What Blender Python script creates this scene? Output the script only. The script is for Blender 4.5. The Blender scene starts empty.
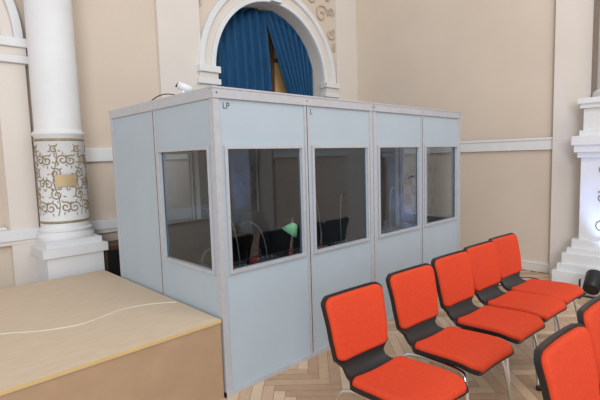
import bpy, bmesh, math, random
from mathutils import Vector, Matrix
random.seed(4)
sc=bpy.context.scene
try:
    sc.view_settings.view_transform='Standard'
    sc.view_settings.look='None'
except Exception: pass

# ------------------------------------------------------------ materials
def lin(c):
    c=c/255.0
    return c/12.92 if c<=.04045 else ((c+.055)/1.055)**2.4
def L(rgb): return (lin(rgb[0]),lin(rgb[1]),lin(rgb[2]),1)
def mat(name,rgb,rough=.6,metal=0,var=.06,scale=6,bump=0,bscale=80,spec=.5,stretch=None):
    m=bpy.data.materials.new(name); m.use_nodes=True
    nt=m.node_tree; b=nt.nodes['Principled BSDF']
    b.inputs['Roughness'].default_value=rough; b.inputs['Metallic'].default_value=metal
    b.inputs['Specular IOR Level'].default_value=spec
    tc=nt.nodes.new('ShaderNodeTexCoord'); src=tc.outputs['Object']
    if stretch:
        mp=nt.nodes.new('ShaderNodeMapping'); mp.inputs['Scale'].default_value=stretch
        nt.links.new(src,mp.inputs['Vector']); src=mp.outputs['Vector']
    n=nt.nodes.new('ShaderNodeTexNoise'); n.inputs['Scale'].default_value=scale; n.inputs['Detail'].default_value=4
    nt.links.new(src,n.inputs['Vector'])
    r=nt.nodes.new('ShaderNodeValToRGB')
    c=L(rgb); r.color_ramp.elements[0].position=.3; r.color_ramp.elements[1].position=.7
    r.color_ramp.elements[0].color=tuple(x*(1-var) for x in c[:3])+(1,)
    r.color_ramp.elements[1].color=tuple(min(1,x*(1+var)) for x in c[:3])+(1,)
    nt.links.new(n.outputs['Fac'],r.inputs['Fac']); nt.links.new(r.outputs['Color'],b.inputs['Base Color'])
    if bump:
        n2=nt.nodes.new('ShaderNodeTexNoise'); n2.inputs['Scale'].default_value=bscale
        nt.links.new(src,n2.inputs['Vector'])
        bp=nt.nodes.new('ShaderNodeBump'); bp.inputs['Strength'].default_value=bump; bp.inputs['Distance'].default_value=.01
        nt.links.new(n2.outputs['Fac'],bp.inputs['Height']); nt.links.new(bp.outputs['Normal'],b.inputs['Normal'])
    return m
M={}
M['wall']=mat('wall_paint',(212,197,181),.75,var=.03,scale=1.5,bump=.08,bscale=60)
M['cream']=mat('cream_plaster',(221,213,205),.7,var=.02,scale=2,bump=.08,bscale=50)
M['white']=mat('white_stucco',(222,223,225),.6,var=.03,scale=5,bump=.1,bscale=60)
M['gold']=mat('aged_gilding',(150,136,114),.5,.1,var=.2,scale=30)
M['relief']=mat('relief_plaster',(192,178,160),.7,var=.1,scale=30)
M['brass']=mat('brass_plaque',(190,168,128),.5,.1)
M['panel']=mat('booth_panel',(172,186,197),.5,var=.025,scale=3,bump=.05,bscale=150)
M['alu']=mat('brushed_aluminium',(188,191,198),.42,.25,var=.05,scale=20)
M['dark']=mat('dark_acoustic_lining',(38,41,48),.9,var=.2,scale=30,bump=.3)
M['black']=mat('black_plastic',(22,22,24),.4,var=.1)
M['orange']=mat('orange_upholstery',(214,72,42),.85,var=.06,scale=60,bump=.35,bscale=500,spec=.2)
M['chrome']=mat('chrome',(215,215,218),.15,1,var=.02)
M['steel']=mat('satin_steel',(120,123,130),.4,.3,var=.02)
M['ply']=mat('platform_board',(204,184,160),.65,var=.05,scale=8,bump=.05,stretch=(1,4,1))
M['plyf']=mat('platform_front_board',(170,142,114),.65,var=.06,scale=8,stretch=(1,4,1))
M['plye']=mat('platform_edging',(202,176,124),.5,var=.05)
M['blue']=mat('blue_velvet_curtain',(14,74,116),.8,var=.25,scale=8,stretch=(6,6,.5))
M['ochre']=mat('ochre_panel',(206,166,110),.6,var=.1)
M['brown']=mat('dark_brown_wood',(84,58,42),.5,var=.2,scale=10)
M['cable']=mat('white_cable',(225,220,205),.5)
M['green']=mat('green_lampshade',(150,235,175),.35)
M['pencil']=mat('marker_ink',(70,74,80),.7)
M['gap']=mat('floor_joint',(110,80,56),.8)
M['screen']=mat('console_face',(70,76,86),.3,var=.3,scale=40)
def glassmat():
    m=bpy.data.materials.new('window_glass'); m.use_nodes=True; nt=m.node_tree
    nt.nodes.clear()
    o=nt.nodes.new('ShaderNodeOutputMaterial'); mx=nt.nodes.new('ShaderNodeMixShader')
    t=nt.nodes.new('ShaderNodeBsdfTransparent'); t.inputs['Color'].default_value=(.84,.86,.87,1)
    g=nt.nodes.new('ShaderNodeBsdfGlossy'); g.inputs['Roughness'].default_value=.01; g.inputs['Color'].default_value=(.88,.94,1,1)
    # Schlick reflectance, symmetric for both sides of the thin pane
    lw=nt.nodes.new('ShaderNodeLayerWeight'); lw.inputs['Blend'].default_value=.5
    p=nt.nodes.new('ShaderNodeMath'); p.operation='POWER'; p.inputs[1].default_value=5
    q=nt.nodes.new('ShaderNodeMath'); q.operation='MULTIPLY_ADD'; q.inputs[1].default_value=.94; q.inputs[2].default_value=.055
    nt.links.new(lw.outputs['Facing'],p.inputs[0]); nt.links.new(p.outputs[0],q.inputs[0])
    nt.links.new(q.outputs[0],mx.inputs[0]); nt.links.new(t.outputs[0],mx.inputs[1]); nt.links.new(g.outputs[0],mx.inputs[2])
    nt.links.new(mx.outputs[0],o.inputs['Surface'])
    return m
M['glass']=glassmat()
def floormat():
    m=bpy.data.materials.new('oak_parquet'); m.use_nodes=True; nt=m.node_tree; b=nt.nodes['Principled BSDF']
    at=nt.nodes.new('ShaderNodeAttribute'); at.attribute_name='plank'
    n=nt.nodes.new('ShaderNodeTexNoise'); n.inputs['Scale'].default_value=14; n.inputs['Detail'].default_value=6
    tc=nt.nodes.new('ShaderNodeTexCoord'); nt.links.new(tc.outputs['Object'],n.inputs['Vector'])
    r=nt.nodes.new('ShaderNodeValToRGB'); r.color_ramp.elements[0].color=(.8,.8,.8,1); r.color_ramp.elements[1].color=(1.1,1.1,1.1,1)
    nt.links.new(n.outputs['Fac'],r.inputs['Fac'])
    mx=nt.nodes.new('ShaderNodeMix'); mx.data_type='RGBA'; mx.blend_type='MULTIPLY'; mx.inputs[0].default_value=1
    nt.links.new(at.outputs['Color'],mx.inputs[6]); nt.links.new(r.outputs['Color'],mx.inputs[7])
    nt.links.new(mx.outputs[2],b.inputs['Base Color']); b.inputs['Roughness'].default_value=.38
    return m
M['floor']=floormat()

# ------------------------------------------------------------ builder
class B:
    def __init__(s): s.bm=bmesh.new(); s.m=[]
    def mi(s,k):
        if k not in s.m: s.m.append(k)
        return s.m.index(k)
    def face(s,vs,k,smooth=False):
        try: f=s.bm.faces.new(vs)
        except ValueError: return
        f.material_index=s.mi(k); f.smooth=smooth
    def poly(s,pts,k): s.face([s.bm.verts.new(p) for p in pts],k)
    def box(s,x0,x1,y0,y1,z0,z1,k):
        v=[s.bm.verts.new((x,y,z)) for z in (z0,z1) for y in (y0,y1) for x in (x0,x1)]
        for q in ((0,2,3,1),(4,5,7,6),(0,1,5,4),(2,6,7,3),(0,4,6,2),(1,3,7,5)): s.face([v[i] for i in q],k)
    def lathe(s,prof,c,k,seg=40,a0=0,a1=2*math.pi):
        full=abs(a1-a0-2*math.pi)<1e-6; n=seg if full else seg+1
        rings=[]
        for r,z in prof:
            rings.append([s.bm.verts.new((c[0]+r*math.cos(a0+(a1-a0)*i/seg),c[1]+r*math.sin(a0+(a1-a0)*i/seg),z)) for i in range(n)])
        for a,b in zip(rings,rings[1:]):
            for i in range(seg):
                j=(i+1)%n; s.face([a[i],a[j],b[j],b[i]],k,True)
        if full:
            s.face(rings[0][::-1],k); s.face(rings[-1],k)
    def tube(s,pts,r,k,seg=8,r1=None):
        pts=[Vector(p) for p in pts]; n=len(pts); rings=[]; up=Vector((0,0,1))
        for i,p in enumerate(pts):
            t=(pts[min(i+1,n-1)]-pts[max(i-1,0)]).normalized()
            if i==0:
                up=Vector((0,0,1)) if abs(t.z)<.9 else Vector((1,0,0))
            if abs(t.dot(up))>.95: up=(Vector((1,0,0)) if abs(t.x)<.9 else Vector((0,1,0)))
            a=t.cross(up); a.normalize(); b=t.cross(a).normalized()
            rr=r if r1 is None else r+(r1-r)*i/(n-1)
            rings.append([s.bm.verts.new(p+(a*math.cos(2*math.pi*q/seg)+b*math.sin(2*math.pi*q/seg))*rr) for q in range(seg)])
        for a,b in zip(rings,rings[1:]):
            best=min(range(seg),key=lambda o:(a[0].co-b[o].co).length)
            for i in range(seg):
                s.face([a[i],a[(i+1)%seg],b[(i+1+best)%seg],b[(i+best)%seg]],k,True)
        s.face(rings[0][::-1],k); s.face(rings[-1],k)
    def ball(s,c,r,k,sx=1,sy=1,sz=1):
        g=bmesh.ops.create_uvsphere(s.bm,u_segments=16,v_segments=10,radius=r,matrix=Matrix.Translation(c)@Matrix.Diagonal((sx,sy,sz,1)))
        for v in g['verts']:
            for f in v.link_faces: f.material_index=s.mi(k); f.smooth=True
    def ring(s,cx,zs,r0,r1,y0,y1,k,a0=0,a1=math.pi,seg=48):
        R=[]
        for i in range(seg+1):
            a=a0+(a1-a0)*i/seg; ca,sa=math.cos(a),math.sin(a)
            R.append([s.bm.verts.new((cx+r*ca,y,zs+r*sa)) for r,y in ((r0,y1),(r0,y0),(r1,y0),(r1,y1))])
        for a,b in zip(R,R[1:]):
            for q in range(4): s.face([a[q],b[q],b[(q+1)%4],a[(q+1)%4]],k,q in(0,2))
    def done(s,name,bevel=0,loc=None,parent=None):
        bmesh.ops.recalc_face_normals(s.bm,faces=s.bm.faces)
        me=bpy.data.meshes.new(name); s.bm.to_mesh(me); s.bm.free()
        for k in s.m: me.materials.append(M[k])
        o=bpy.data.objects.new(name,me); sc.collection.objects.link(o)
        if loc: o.location=loc
        if parent: o.parent=parent
        if bevel:
            b=o.modifiers.new('bevel','BEVEL'); b.width=bevel; b.segments=2; b.limit_method='ANGLE'; b.angle_limit=math.radians(50)
        return o
def spiral(cx,cz,r,turns,start,sgn=1,n=26):
    out=[]
    for i in range(n+1):
        f=i/n; a=start+sgn*turns*2*math.pi*f; rr=r*(1-f*.85)
        out.append((cx+rr*math.cos(a),cz+rr*math.sin(a)))
    return out
# ------------------------------------------------------------ room shell
YB=2.5; XR=4.48; XL=-6.5; HT=6.0; YF=-8.0
b=B(); w=.075; n=6; colr=b.bm.loops.layers.float_color.new('plank')
cols=[(200,168,138),(208,177,148),(190,158,128),(212,184,156),(180,146,116)]
ca=math.cos(math.pi/4)
def plank(x0,x1,y0,y1):
    g=.0012; c=L(random.choice(cols)); pts=[]
    for x,y in ((x0+g,y0+g),(x1-g,y0+g),(x1-g,y1-g),(x0+g,y1-g)): pts.append((ca*(x-y),ca*(x+y)))
    mx=sum(p[0] for p in pts)/4; my=sum(p[1] for p in pts)/4
    if mx<XL or mx>XR+.1 or my<YF or my>YB+.1: return
    v=[b.bm.verts.new((p[0],p[1],0)) for p in pts]; f=b.bm.faces.new(v); f.material_index=b.mi('floor')
    for l in f.loops: l[colr]=c
for i in range(-260,260):
    for j in range(-40,40):
        ox=(i+n*j)*w; oy=(i-n*j)*w
        plank(ox,ox+n*w,oy,oy+w); plank(ox,ox+w,oy+w,oy+w+n*w)
b.box(XL,XR+.1,YF,YB+.1,-.1,-.002,'gap')
b.done('floor')

AR=1.0; AZ=2.66
ARCH=[(2.68,AR,AZ,.45,.95),(-1.65,AR,AZ,.14,.95)]
b=B()
def archbay(b,cx,r,zs,dep,sill,xa,xb,backmat):
    y=YB
    b.poly([(xa,y,0),(cx-r,y,0),(cx-r,y,zs),(xa,y,zs)],'wall'); b.poly([(cx+r,y,0),(xb,y,0),(xb,y,zs),(cx+r,y,zs)],'wall')
    b.poly([(cx-r,y,0),(cx+r,y,0),(cx+r,y,sill),(cx-r,y,sill)],'wall')
    b.poly([(xa,y,zs),(cx-r,y,zs),(cx-r,y,HT),(xa,y,HT)],'wall'); b.poly([(cx+r,y,zs),(xb,y,zs),(xb,y,HT),(cx+r,y,HT)],'wall')
    N=40; P=[(cx+r*math.cos(math.pi*i/N),zs+r*math.sin(math.pi*i/N)) for i in range(N+1)]
    for p,q in zip(P,P[1:]):
        b.poly([(p[0],y,p[1]),(q[0],y,q[1]),(q[0],y,HT),(p[0],y,HT)],'wall')
        b.poly([(p[0],y,p[1]),(q[0],y,q[1]),(q[0],y+dep,q[1]),(p[0],y+dep,p[1])],'cream')
        b.poly([(p[0],y+dep,p[1]),(q[0],y+dep,q[1]),(cx,y+dep,zs)],backmat)
    b.poly([(cx-r,y,sill),(cx-r,y,zs),(cx-r,y+dep,zs),(cx-r,y+dep,sill)],'cream')
    b.poly([(cx+r,y,sill),(cx+r,y,zs),(cx+r,y+dep,zs),(cx+r,y+dep,sill)],'cream')
    b.poly([(cx-r,y,sill),(cx+r,y,sill),(cx+r,y+dep,sill),(cx-r,y+dep,sill)],'cream')
    b.poly([(cx-r,y+dep,sill),(cx+r,y+dep,sill),(cx+r,y+dep,zs),(cx-r,y+dep,zs)],backmat)
archbay(b,*ARCH[0],.5,XR+.1,'ochre'); archbay(b,*ARCH[1],-4,.5,'wall')
b.poly([(XL,YB,0),(-4,YB,0),(-4,YB,HT),(XL,YB,HT)],'wall')
b.box(.93,1.48,YB-.05,YB,0,HT,'cream'); b.box(3.97,XR,YB-.05,YB,0,HT,'cream')
b.done('wall_back')
b=B()
for cx in (2.68,-1.65):
    b.ring(cx,AZ,AR,1.06,YB-.06,YB+.02,'white'); b.ring(cx,AZ,1.06,1.17,YB-.035,YB+.02,'cream')
    b.ring(cx,AZ,1.17,1.24,YB-.075,YB+.02,'white')
    for sx in (-1,1):
        a=cx+sx*.97; c=cx+sx*1.27; x0,x1=min(a,c),max(a,c)
        b.box(x0,x1,YB-.12,YB+.02,2.60,2.68,'white'); b.box(x0+.02,x1-.02,YB-.09,YB+.02,2.53,2.60,'cream'); b.box(x0-.01,x1+.01,YB-.1,YB+.02,2.46,2.53,'white')
        b.box(x0+.035,x1-.03,YB-.06,YB+.02,0,2.46,'cream')
b.box(-4,-2.9,YB-.1,YB+.01,2.46,2.68,'white')
b.box(-2.64,-.66,YB+.06,YB+.15,2.50,2.66,'white')
b.box(-2.64,-.66,YB-.002,YB+.14,.945,.965,'white')
for cx in (2.68,-1.65): b.box(cx-.09,cx+.09,YB-.12,YB+.02,3.66,3.98,'white')
b.done('trim_arches',.006)
b=B()
for sx in (1,-1):
    for dx,dz,rr,tn,st,sg in ((1.0,3.72,.15,1.4,0,1),(1.2,3.45,.1,1.3,1,-1),(.8,3.95,.12,1.3,2,1),(1.22,3.78,.07,1.2,3,-1),(1.3,3.25,.07,1.2,2,1),(1.15,4.0,.1,1.2,0,1)):
        b.tube([(p[0],YB-.012,p[1]) for p in spiral(2.68+sx*dx,dz,rr,tn,st,sg*sx)],.015,'relief',6)
b.done('trim_spandrel_scrolls')
b=B()
b.box(-.3,1.6,YB-.035,YB,1.55,1.69,'white'); b.box(.93,1.5,YB-.08,YB,1.55,1.69,'white'); b.box(3.9,XR,YB-.08,YB,1.55,1.69,'white')
b.done('trim_rail_back',.006)
b=B(); b.box(-4,1.6,YB-.08,YB,.84,.94,'white'); b.box(-4,1.6,YB-.065,YB,.80,.84,'cream'); b.done('trim_sill_back',.006)
b=B(); b.box(XR-.035,XR,YF,YB,1.54,1.69,'white'); b.box(XR-.045,XR,YF,YB,1.66,1.69,'white'); b.done('trim_rail_right',.004)
b=B(); b.box(XR-.03,XR,YF,YB,0,.11,'cream'); b.box(XR-.035,XR,YF,YB,.10,.12,'white'); b.done('baseboard_right',.003)
b=B(); b.box(XL,XR,YB-.03,YB,0,.11,'cream'); b.done('baseboard_back')
b=B(); b.box(XR,XR+.15,YF,YB+.1,0,HT,'wall')
for y0,y1 in ((-.95,-.57),(-2.6,-1.9),(-5.05,-4.6)): b.box(XR-.07,XR,y0,y1,0,HT,'cream')
b.done('wall_right')

# ------------------------------------------------------------ columns
def cyl_scrolls(b,c,R,z0,z1,a_list,k='gold'):
    H=z1-z0
    def on(u,z,o=.001): return (c[0]+(R+o)*math.cos(u/R),c[1]+(R+o)*math.sin(u/R),z)
    for a0 in a_list:
        U=a0*R
        for (u,v,rr,tn,st,sg) in ((-.06,.16,.055,1.5,0,1),(.065,.17,.05,1.4,2,-1),(0,.33,.055,1.5,1,1),(-.07,.46,.045,1.3,3,-1),(.07,.47,.045,1.3,0,1),(0,.60,.05,1.5,2,-1),(-.065,.76,.05,1.5,1,1),(.065,.77,.05,1.5,4,-1),(0,.90,.035,1.2,1,1)):
            b.tube([on(U+p[0],p[1]) for p in spiral(u,z0+v*H,rr,tn,st,sg,22)],.007,k,5)
            for q in range(5):
                a=st+q*1.25; l=[on(U+u+(rr+e)*math.cos(a),z0+v*H+(rr+e)*math.sin(a)) for e in (0,.008,.018,.026)]
                b.tube(l,.008,k,5,r1=.002)
        b.tube([on(U+.02*math.sin(t*9),z0+H*(.06+.88*t)) for t in [i/24 for i in range(25)]],.005,k,5)
def column_left():
    c=(-.22,2.29); b=B(); R=.198
    b.box(c[0]-.245,c[0]+.245,c[1]-.245,YB,0,.70,'white')
    b.box(c[0]-.28,c[0]+.28,c[1]-.28,YB,.70,.78,'white')
    b.box(c[0]-.24,c[0]+.24,c[1]-.24,YB,.78,.84,'white')
    b.lathe([(.24,.84),(.245,.86),(.24,.885),(.225,.895),(.22,.91),(.232,.92),(.232,.935),(.210,.945),(.208,1.79),(.218,1.80),(.224,1.815),(.218,1.83),(.203,1.84),(R,1.86),(R-.012,HT)],c,'white',48)
    b.lathe([(.210,.99),(.2135,.995),(.2135,1.01),(.210,1.015)],c,'gold',48)
    b.lathe([(.209,1.745),(.2135,1.75),(.2135,1.765),(.209,1.77)],c,'gold',48)
    cyl_scrolls(b,c,.208,1.02,1.74,[math.radians(x) for x in (-175,-120,-65,-10)])
    a=math.radians(-98); R2=.226; N=8
    for i in range(N):
        a1=a+(i-N/2)*.10; a2=a1+.10
        b.poly([(c[0]+R2*math.cos(a1),c[1]+R2*math.sin(a1),1.33),(c[0]+R2*math.cos(a2),c[1]+R2*math.sin(a2),1.33),(c[0]+R2*math.cos(a2),c[1]+R2*math.sin(a2),1.44),(c[0]+R2*math.cos(a1),c[1]+R2*math.sin(a1),1.44)],'brass')
    return b.done('ornate_column',.004)
column_left()
def pedestal(y,name):
    b=B(); xf=XR
    def sq(h,px,z0,z1,k='white'): b.box(xf-px,xf,y-h,y+h,z0,z1,k)
    sq(.56,.46,0,.16); sq(.52,.43,.16,.24); sq(.48,.40,.24,.36); sq(.44,.37,.36,.42); sq(.40,.34,.42,.52)
    sq(.34,.30,.52,1.44); sq(.37,.33,1.44,1.50); sq(.40,.36,1.50,1.58); sq(.42,.38,1.58,1.68); sq(.36,.32,1.68,1.74)
    sq(.33,.29,1.74,1.98); sq(.36,.32,1.98,2.03); sq(.38,.34,2.03,2.09)
    b.lathe([(.28,2.09),(.29,2.12),(.28,2.16),(.25,2.18),(.245,HT)],(XR-.1,y),'white',40)
    for (u,v,rr,tn,st,sg) in ((-.12,.68,.08,1.4,0,1),(.12,.68,.08,1.4,3,-1),(0,.85,.09,1.5,1,1),(-.13,1.0,.07,1.3,2,-1),(.13,1.0,.07,1.3,1,1),(0,1.15,.09,1.4,2,-1),(-.12,1.3,.07,1.3,1,1),(.12,1.3,.07,1.3,4,-1)):
        sp=spiral(u,v,rr,tn,st,sg,20)
        b.tube([(xf-.302,y+p[0],p[1]) for p in sp],.008,'gold',5)
        b.tube([(xf-.16+p[0]*.6,y+.342,p[1]) for p in sp],.008,'gold',5)
    b.done(name,.005)
pedestal(-1.27,'pedestal_column'); pedestal(-5.4,'pedestal_column')

# ------------------------------------------------------------ curtains
def curtain(name,xl,xr,zt,zb,yy,phase):
    b=B(); NU,NV=90,40; G=[]
    cx,r,zs=2.68,.985,AZ
    for j in range(NV+1):
        row=[]
        z=zb+(zt-zb)*j/NV
        for i in range(NU+1):
            f=i/NU; x=xl(z)+(xr(z)-xl(z))*f
            lim=r if z<zs else math.sqrt(max(.0004,r*r-(z-zs)**2))
            x=max(cx-lim,min(cx+lim,x))
            y=yy+.04*math.sin(f*2*math.pi*8+phase+.4*math.sin(z*1.5))+.012*math.sin(f*47+z)
            row.append(b.bm.verts.new((x,y,z)))
        G.append(row)
    for a,c in zip(G,G[1:]):
        for i in range(NU): b.face([a[i],a[i+1],c[i+1],c[i]],'blue',True)
    o=b.done(name); s=o.modifiers.new('thick','SOLIDIFY'); s.thickness=.006
curtain('blue_curtain',lambda z:1.70,lambda z:2.80+.03*math.sin(z*3),3.635,.97,2.76,0)
curtain('blue_curtain',lambda z:2.74+max(0,(3.6-z))*.40 if z>2.4 else 3.2,lambda z:3.66,3.635,.97,2.72,1.5)
b=B()
for x in (1.74,2.66,2.98,3.58): b.box(x,x+.06,2.90,2.945,.96,3.2 if x in(1.74,3.58) else 3.5,'brown')
for z in (2.0,3.0): b.box(1.75,3.6,2.91,2.945,z,z+.05,'brown')
b.done('window_1')

# ------------------------------------------------------------ interpreter booth
W=.8; H=1.978; D=1.6
b=B(); P=.045
def wallpanel(b,x0,x1,y,sgn,win,z0=.03,axis='x'):
    def bx(a0,a1,c0,c1,za,zb,k):
        o0,o1=sorted((y+sgn*c0,y+sgn*c1))
        if axis=='x': b.box(a0,a1,o0,o1,za,zb,k)
        else: b.box(o0,o1,a0,a1,za,zb,k)
    s,t=.82,1.60; m=.045
    top=H-.07
    def pan(a0,a1,za,zb):
        bx(a0,a1,.008,.02,za,zb,'panel'); bx(a0,a1,.0202,.03,za,zb,'dark')
    if not win:
        pan(x0,x1,z0,top)
    else:
        pan(x0,x1,z0,s-.02); pan(x0,x1,t+.02,top)
        pan(x0,x0+m,s-.02,t+.02); pan(x1-m,x1,s-.02,t+.02)
        f=.022; a0,a1=x0+m-.024,x1-m+.024
        bx(a0,a0+f,-.008,.034,s-.02,t+.02,'alu'); bx(a1-f,a1,-.008,.034,s-.02,t+.02,'alu')
        bx(a0+f,a1-f,-.008,.034,s-.02,s-.02+f,'alu'); bx(a0+f,a1-f,-.008,.034,t+.02-f,t+.02,'alu')
        bx(a0+f,a1-f,.016,.020,s-.02+f,t+.02-f,'glass')
h=P/2
for i in range(4):
    a0=i*W+(P if i in(0,2) else h); a1=(i+1)*W-(P if i in(1,3) else h)
    wallpanel(b,a0,a1,0,1,True)
    wallpanel(b,a0,a1,D,-1,i in (0,))
for i in range(2):
    a0=i*W+(P if i==0 else h); a1=(i+1)*W-(P if i==1 else h)
    wallpanel(b,a0,a1,0,1,i==0,axis='y'); wallpanel(b,a0,a1,4*W,-1,i==0,axis='y')
    wallpanel(b,a0,a1,2*W-.004,-1,False,axis='y')
def post(x0,x1,y0,y1):
    b.box(x0,x1,y0,y1,0,H-.068,'alu')
    b.box(x0-.002,x1+.002,y0-.002,y1+.002,0,.03,'black')
for xs in ((0,P),(W-h,W+h),(2*W-P,2*W-.004),(2*W+.004,2*W+P),(3*W-h,3*W+h),(4*W-P,4*W)):
    post(xs[0],xs[1],0,P); post(xs[0],xs[1],D-P,D)
for x0 in (0,4*W-P): post(x0,x0+P,W-h,W+h)
for x in (W,3*W): b.box(x-.003,x+.003,-.0015,.001,.03,H-.07,'black')
b.box(-.0015,.001,W-.003,W+.003,.03,H-.07,'black')
for (x0,x1) in ((0,2*W-.004),(2*W+.004,4*W)):
    for (y0,y1) in ((-.004,.04),(D-.04,D+.004)):
        b.box(x0,x1,y0,y1,.0,.035,'alu')
        b.box(x0-.004 if x0==0 else x0,x1,y0-.004,y1,H-.07,H-.012,'alu'); b.box(x0-.008 if x0==0 else x0,x1,y0-.008,y1+.002,H-.012,H,'alu')
    for (q0,q1) in ((x0,x0+.04),(x1-.04,x1)):
        b.box(q0-.004 if q0==0 else q0,q1,.04,D-.04,.0,.035,'alu'); b.box(q0-.004 if q0==0 else q0,q1,.04,D-.04,H-.07,H,'alu')
    b.box(x0+.03,x1-.03,.03,D-.03,H-.03,H-.012,'panel'); b.box(x0+.03,x1-.03,.03,D-.03,H-.045,H-.031,'dark')
    b.box(x0+.04,x1-.04,.04,D-.04,.0,.03,'dark')
for x in (P/2,W,2*W-.02,2*W+.02,3*W,4*W-.02):
    b.tube([(x,-.009,H-.038),(x,-.004,H-.038)],.006,'black',8)
b.done('interpreter_booth',.0025)
def bez(p0,p1,p2,n=14):
    p0,p1,p2=map(Vector,(p0,p1,p2)); return [p0*(1-t)**2+p1*2*t*(1-t)+p2*t*t for t in [i/n for i in range(n+1)]]
for x0 in (.06,1.66):
    b=B(); b.box(x0,x0+1.48,.06,.52,.70,.73,'dark')
    for x in (x0+.03,x0+1.42):
        for y in (.1,.46): b.box(x,x+.03,y,y+.03,.031,.70,'black')
    b.done('booth_desk')
def mic(x,y,dx,hh=.42):
    b=B(); b.box(x-.12,x+.12,y-.07,y+.09,.731,.765,'black')
    b.box(x-.10,x+.10,y-.055,y+.06,.765,.772,'screen')
    for i in range(4): b.tube([(x-.07+i*.045,y+.01,.772),(x-.07+i*.045,y+.01,.785)],.009,'steel',8)
    pts=bez((x+.05,y+.05,.765),(x+.03,y+.05,.765+hh),(x+.03+dx,y+.08,.765+hh+.03))
    b.tube(pts,.0045,'steel',6); e=pts[-1]; b.tube([e,e+Vector((dx*.3,.01,-.005)),e+Vector((dx*.6,.02,-.02))],.013,'black',8)
    b.done('gooseneck_microphone')
for x,y,dx,hh in ((.28,.2,-.14,.42),(.60,.28,-.12,.26),(1.14,.2,-.10,.5),(1.42,.22,.08,.4),(1.98,.22,-.12,.5),(2.25,.26,.1,.4),(2.82,.22,-.12,.5),(3.04,.40,.05,.4)): mic(x,y,dx,hh)
def lamp(x,y,z,base=(.06,.1)):
    bx_,by_=x+base[0],y+base[1]
    b=B(); b.lathe([(.05,.731),(.05,.742),(.02,.75),(.012,.76)],(bx_,by_),'black',20)
    b.tube(bez((bx_,by_,.755),(bx_+.08,by_,z+.18),(x-.01,y,z+.035)),.006,'steel',6)
    T=Matrix.Translation((x,y,z))@Matrix.Rotation(math.radians(30),4,'Y')@Matrix.Rotation(math.radians(20),4,'X')
    pr_=[(.018,.045),(.032,.03),(.055,-.01),(.072,-.045),(.068,-.045),(.05,-.01),(.015,.03)]
    R=[[b.bm.verts.new(T@Vector((r*math.cos(a*math.pi/12),r*math.sin(a*math.pi/12),zz))) for a in range(24)] for r,zz in pr_]
    for p,q in zip(R,R[1:]):
        for i in range(24): b.face([p[i],p[(i+1)%24],q[(i+1)%24],q[i]],'green',True)
    b.ball((x-.01,y,z-.005),.022,'white')
    b.done('green_desk_lamp')
lamp(.88,.28,.965)
def headset(x,y):
    b=B(); pts=[(x+.08*math.cos(a),y,.80+.09*math.sin(a)) for a in [math.pi*i/14 for i in range(15)]]
    b.tube(pts,.009,'screen',8)
    for s in (-1,1): b.lathe([(.03,.731),(.036,.745),(.036,.79),(.03,.80)],(x+s*.08,y),'black',16)
    b.done('headphones')
headset(.2,.42); headset(1.85,.44)
def office(x,y):
    b=B()
    b.box(x-.22,x+.22,y-.2,y+.22,.45,.52,'black')
    b.tube([(x,y,.08),(x,y,.45)],.025,'black',10)
    for i in range(5):
        a=i*2*math.pi/5+.3; b.tube([(x,y,.10),(x+.27*math.cos(a),y+.27*math.sin(a),.07)],.016,'black',8); b.ball((x+.27*math.cos(a),y+.27*math.sin(a),.06),.028,'black')
    N=8
    for i in range(N):
        t0=-1+2*i/N; t1=-1+2*(i+1)/N
        f=lambda t:(x+.21*t,y+.25-.05*t*t)
        a0,a1=f(t0),f(t1)
        vs=[(a0[0],a0[1],.62),(a1[0],a1[1],.62),(a1[0],a1[1],1.0),(a0[0],a0[1],1.0)]
        b.poly(vs,'black'); b.poly([(v[0],v[1]+.04,v[2]) for v in vs],'black')
        b.poly([vs[3],vs[2],(vs[2][0],vs[2][1]+.04,1.0),(vs[3][0],vs[3][1]+.04,1.0)],'black')
    b.tube([(x,y+.2,.48),(x,y+.32,.5),(x,y+.3,.7)],.02,'black',8)
    b.done('office_chair',.015)
for x in (.45,1.15,2.05,2.75): office(x,.95)
for tx,x in (('LP',.07),('L',.84)):
    cu=bpy.data.curves.new('booth_label','FONT'); cu.body=tx; cu.size=.055; cu.extrude=.0005
    o=bpy.data.objects.new('booth_label',cu); sc.collection.objects.link(o); o.location=(x,.0065,H-.13); o.rotation_euler=(math.pi/2,0,0); cu.materials.append(M['pencil'])
b=B(); zb=H
x,y=.12,.55
b.box(x-.05,x+.05,y-.05,y+.05,zb,zb+.015,'white'); b.tube([(x,y,zb+.015),(x,y,zb+.06)],.010,'white',10)
b.tube([(x+.05,y-.03,zb+.055),(x-.03,y+.02,zb+.09)],.022,'white',16,r1=.028); b.tube([(x-.03,y+.02,zb+.09),(x-.035,y+.023,zb+.095)],.022,'black',16)
b.tube(bez((x,y+.04,zb+.01),(x-.05,y+.2,zb+.08),(.03,y+.32,zb+.006)),.004,'black',6)
b.done('roof_camera')

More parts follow.
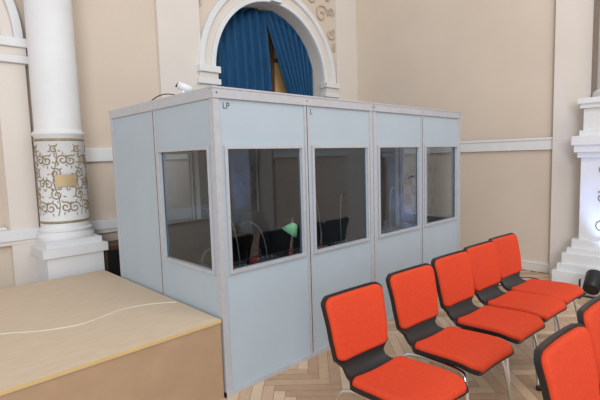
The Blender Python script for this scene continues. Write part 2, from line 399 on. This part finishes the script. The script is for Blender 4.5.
# ------------------------------------------------------------ platform
PZ=.5255
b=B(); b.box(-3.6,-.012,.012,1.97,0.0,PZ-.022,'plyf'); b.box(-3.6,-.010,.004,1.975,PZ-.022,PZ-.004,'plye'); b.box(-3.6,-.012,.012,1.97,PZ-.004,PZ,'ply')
for x in (-1.2,-2.4): b.box(x-.002,x+.002,.0105,.012,0,PZ-.022,'brown')
b.done('stage_platform',.002)
def smooth(pts,n=8):
    out=[]; P=[Vector(p) for p in pts]; P=[P[0]*2-P[1]]+P+[P[-1]*2-P[-2]]
    for i in range(1,len(P)-2):
        for j in range(n):
            t=j/n; a,bb,c,d=P[i-1:i+3]
            out.append(.5*((2*bb)+(c-a)*t+(2*a-5*bb+4*c-d)*t*t+(3*bb-a-3*c+d)*t**3))
    out.append(P[-2]); return out
z=PZ+.003
b=B(); b.tube(smooth([(-1.9,1.1,z),(-1.4,.95,z),(-1.04,.80,z),(-.88,.68,z),(-.66,.60,z),(-.45,.66,z),(-.31,.68,z),(-.15,.62,z),(-.03,.53,z)]),.003,'cable',6); b.done('cable_on_platform')
b=B(); b.tube(smooth([(3.3,-.1,.006),(3.6,-.35,.006),(3.9,-.5,.006),(3.75,-.75,.006),(4.0,-.72,.006)]),.006,'black',6)
b.tube(smooth([(3.3,.1,.006),(3.8,-.15,.006),(4.1,-.45,.006),(3.98,-.66,.006)]),.005,'black',6); b.done('floor_cable')
b=B(); b.box(.05,.38,2.08,2.38,0,.72,'brown'); b.box(.07,.36,2.072,2.08,.04,.68,'black'); b.done('loudspeaker_cabinet',.01)
def uplight(x,y):
    b=B()
    b.tube([(x-.06,y,.10),(x+.12,y,.21)],.075,'black',20,r1=.09)
    b.tube([(x+.119,y,.2095),(x+.124,y,.2125)],.075,'screen',20)
    for s in (-1,1):
        b.box(x-.02,x+.02,y+s*.115-.006,y+s*.115+.006,.0,.18,'black')
    b.box(x-.02,x+.02,y-.12,y+.12,0,.012,'black'); b.box(x-.12,x+.12,y-.1,y-.08,0,.012,'black'); b.box(x-.12,x+.12,y+.08,y+.1,0,.012,'black')
    b.done('led_uplight',.003)
uplight(3.72,-1.18); uplight(3.72,-5.4)

# ------------------------------------------------------------ chairs
prof=smooth([(-.275,.425,0),(-.262,.445,0),(-.18,.458,0),(-.05,.452,0),(.06,.446,0),(.13,.452,0),(.175,.475,0),(.2,.52,0),(.214,.58,0),(.228,.66,0),(.248,.75,0),(.275,.845,0)],6)
cum=[0]
for a,c in zip(prof,prof[1:]): cum.append(cum[-1]+(c-a).length)
TOT=cum[-1]
def pr(s):
    s=max(0,min(TOT,s))
    for i in range(len(cum)-1):
        if cum[i+1]>=s: break
    t=(s-cum[i])/(cum[i+1]-cum[i]); p=prof[i].lerp(prof[i+1],t); tg=(prof[i+1]-prof[i]).normalized()
    return p,tg
def s_at(test):
    for q in range(500):
        s=TOT*q/499
        if test(pr(s)[0]): return s
    return TOT
S1=s_at(lambda p:p[0]>.10); S2=s_at(lambda p:p[1]>.515)
def width(s):
    K=[(0,.40),(.06,.43),(S1-.02,.42),(S1+.05,.31),(S2-.03,.29),(S2+.03,.395),(S2+.15,.42),(TOT-.03,.44),(TOT,.42)]
    for (a,wa),(c,wc) in zip(K,K[1:]):
        if s<=c:
            t=(s-a)/(c-a); t=t*t*(3-2*t); return wa+(wc-wa)*t
    return K[-1][1]
def surf(b,sa,sb,k,offb,offt,inset=0,rc=.05,NU=26,NV=16,puff=0):
    top=[];bot=[]
    for i in range(NU+1):
        u=i/NU; u=.5-.5*math.cos(math.pi*u); s=sa+(sb-sa)*u
        p,t=pr(s); nrm=(-t[1],t[0]); e=min(s-sa,sb-s)
        cut=0 if e>=rc else rc-math.sqrt(max(0,rc*rc-(rc-e)**2))
        hw=width(s)/2-inset-cut; r1=[];r2=[]
        for j in range(NV+1):
            v=j/NV; v=.5-.5*math.cos(math.pi*v); x=(2*v-1)*hw
            curve=.018*(x/.21)**2
            d=min(1,min(e,hw-abs(x))/.018); ed=math.sqrt(max(0,1-(1-d)**2))
            ot=offb+(offt-offb)*(ed if puff else 1)
            def P(o): return (x,p[0]+nrm[0]*(o+curve),p[1]+nrm[1]*(o+curve))
            r1.append(b.bm.verts.new(P(ot+(.0005 if puff else 0)))); r2.append(b.bm.verts.new(P(offb)))
        top.append(r1); bot.append(r2)
    for i in range(NU):
        for j in range(NV):
            b.face([top[i][j],top[i][j+1],top[i+1][j+1],top[i+1][j]],k,True); b.face([bot[i][j],bot[i+1][j],bot[i+1][j+1],bot[i][j+1]],k,True)
        b.face([top[i][0],top[i+1][0],bot[i+1][0],bot[i][0]],k); b.face([top[i][NV],bot[i][NV],bot[i+1][NV],top[i+1][NV]],k)
    for j in range(NV):
        b.face([top[0][j],bot[0][j],bot[0][j+1],top[0][j+1]],k); b.face([top[NU][j],top[NU][j+1],bot[NU][j+1],bot[NU][j]],k)
def make_chair_mesh():
    b=B()
    surf(b,0,TOT,'black',-.022,0,NU=60,rc=.045)
    surf(b,.012,S1+.02,'orange',0,.024,inset=.010,rc=.045,puff=1)
    surf(b,S2+.005,TOT-.012,'orange',0,.022,inset=.010,rc=.045,puff=1)
    r=.011
    for sx in (-1,1):
        b.tube(smooth([(sx*.245,-.28,.012),(sx*.215,-.245,.22),(sx*.19,-.21,.39),(sx*.17,-.16,.415),(sx*.165,0,.415),(sx*.17,.12,.405),(sx*.19,.18,.37),(sx*.215,.25,.2),(sx*.24,.31,.012)],6),r,'chrome',10)
        for yy in (-.28,.31): b.lathe([(.014,0),(.016,.004),(.015,.03),(.012,.032)],(sx*(.245 if yy<0 else .24),yy),'black',12)
    for yy in (-.12,.08): b.tube([(-.167,yy,.415),(.167,yy,.415)],.010,'chrome',8)
    b.box(-.12,.12,-.1,.06,.408,.432,'black')
    me=b.done('chair_tmp'); m=me.data; bpy.data.objects.remove(me); return m
cm=make_chair_mesh()
def chair(x,y,rz=0):
    o=bpy.data.objects.new('conference_chair',cm); sc.collection.objects.link(o); o.location=(x,y,0); o.rotation_euler=(0,0,math.radians(rz))
for x in (.20,.745,1.25,1.70,2.13): chair(x,-1.14,-4)
for x in (.24,.76): chair(x,-2.10,-4)

# ------------------------------------------------------------ lights
wd=bpy.data.worlds.new('world'); sc.world=wd; wd.use_nodes=True
wd.node_tree.nodes['Background'].inputs[0].default_value=(.97,.985,1,1); wd.node_tree.nodes['Background'].inputs[1].default_value=.68
def area(name,loc,target,size,sy,power,col):
    l=bpy.data.lights.new(name,'AREA'); l.shape='RECTANGLE'; l.size=size; l.size_y=sy; l.energy=power; l.color=col
    o=bpy.data.objects.new(name,l); sc.collection.objects.link(o); o.location=loc
    o.rotation_euler=(Vector(target)-Vector(loc)).to_track_quat('-Z','Y').to_euler()
area('window_daylight',(-5.5,-6.5,3.6),(1.5,0,.8),3,3.5,380,(.93,.96,1))
area('overhead_fill_light',(1,-3.5,5.6),(1.5,-.5,0),3,3,120,(1,.97,.92))  # added fill from above the chairs, no fixture modelled
for x in (.8,2.4): area('booth_fill_light',(x,.5,H-.06),(x,.4,0),.9,.5,2.4,(.95,.97,1))  # added fill under each roof so desks and microphones show through the glass
for y,e in ((-1.18,45),(-5.4,110)):
    l=bpy.data.lights.new('led_uplight_beam','SPOT'); l.energy=e; l.color=(.3,.45,1); l.spot_size=math.radians(70); l.spot_blend=.6; l.shadow_soft_size=.05
    o=bpy.data.objects.new('led_uplight_beam',l); sc.collection.objects.link(o); o.location=(3.87,y,.235)
    o.rotation_euler=(Vector((4.2,y-.18,1.3))-Vector(o.location)).to_track_quat('-Z','Y').to_euler()

# ------------------------------------------------------------ camera
yaw,pit,rol=.8041,.0954,-.0291
fw=Vector((math.cos(yaw)*math.cos(pit),math.sin(yaw)*math.cos(pit),-math.sin(pit)))
r0=Vector((math.sin(yaw),-math.cos(yaw),0)); u0=r0.cross(fw)
r=r0*math.cos(rol)+u0*math.sin(rol); u=-r0*math.sin(rol)+u0*math.cos(rol)
cd=bpy.data.cameras.new('camera'); cam=bpy.data.objects.new('camera',cd); sc.collection.objects.link(cam)
cd.sensor_width=36; cd.lens=36*443.86/600; cd.clip_start=.05
m=Matrix(((r.x,u.x,-fw.x,-1.529),(r.y,u.y,-fw.y,-2.3211),(r.z,u.z,-fw.z,1.5319),(0,0,0,1)))
cam.matrix_world=m
sc.camera=cam
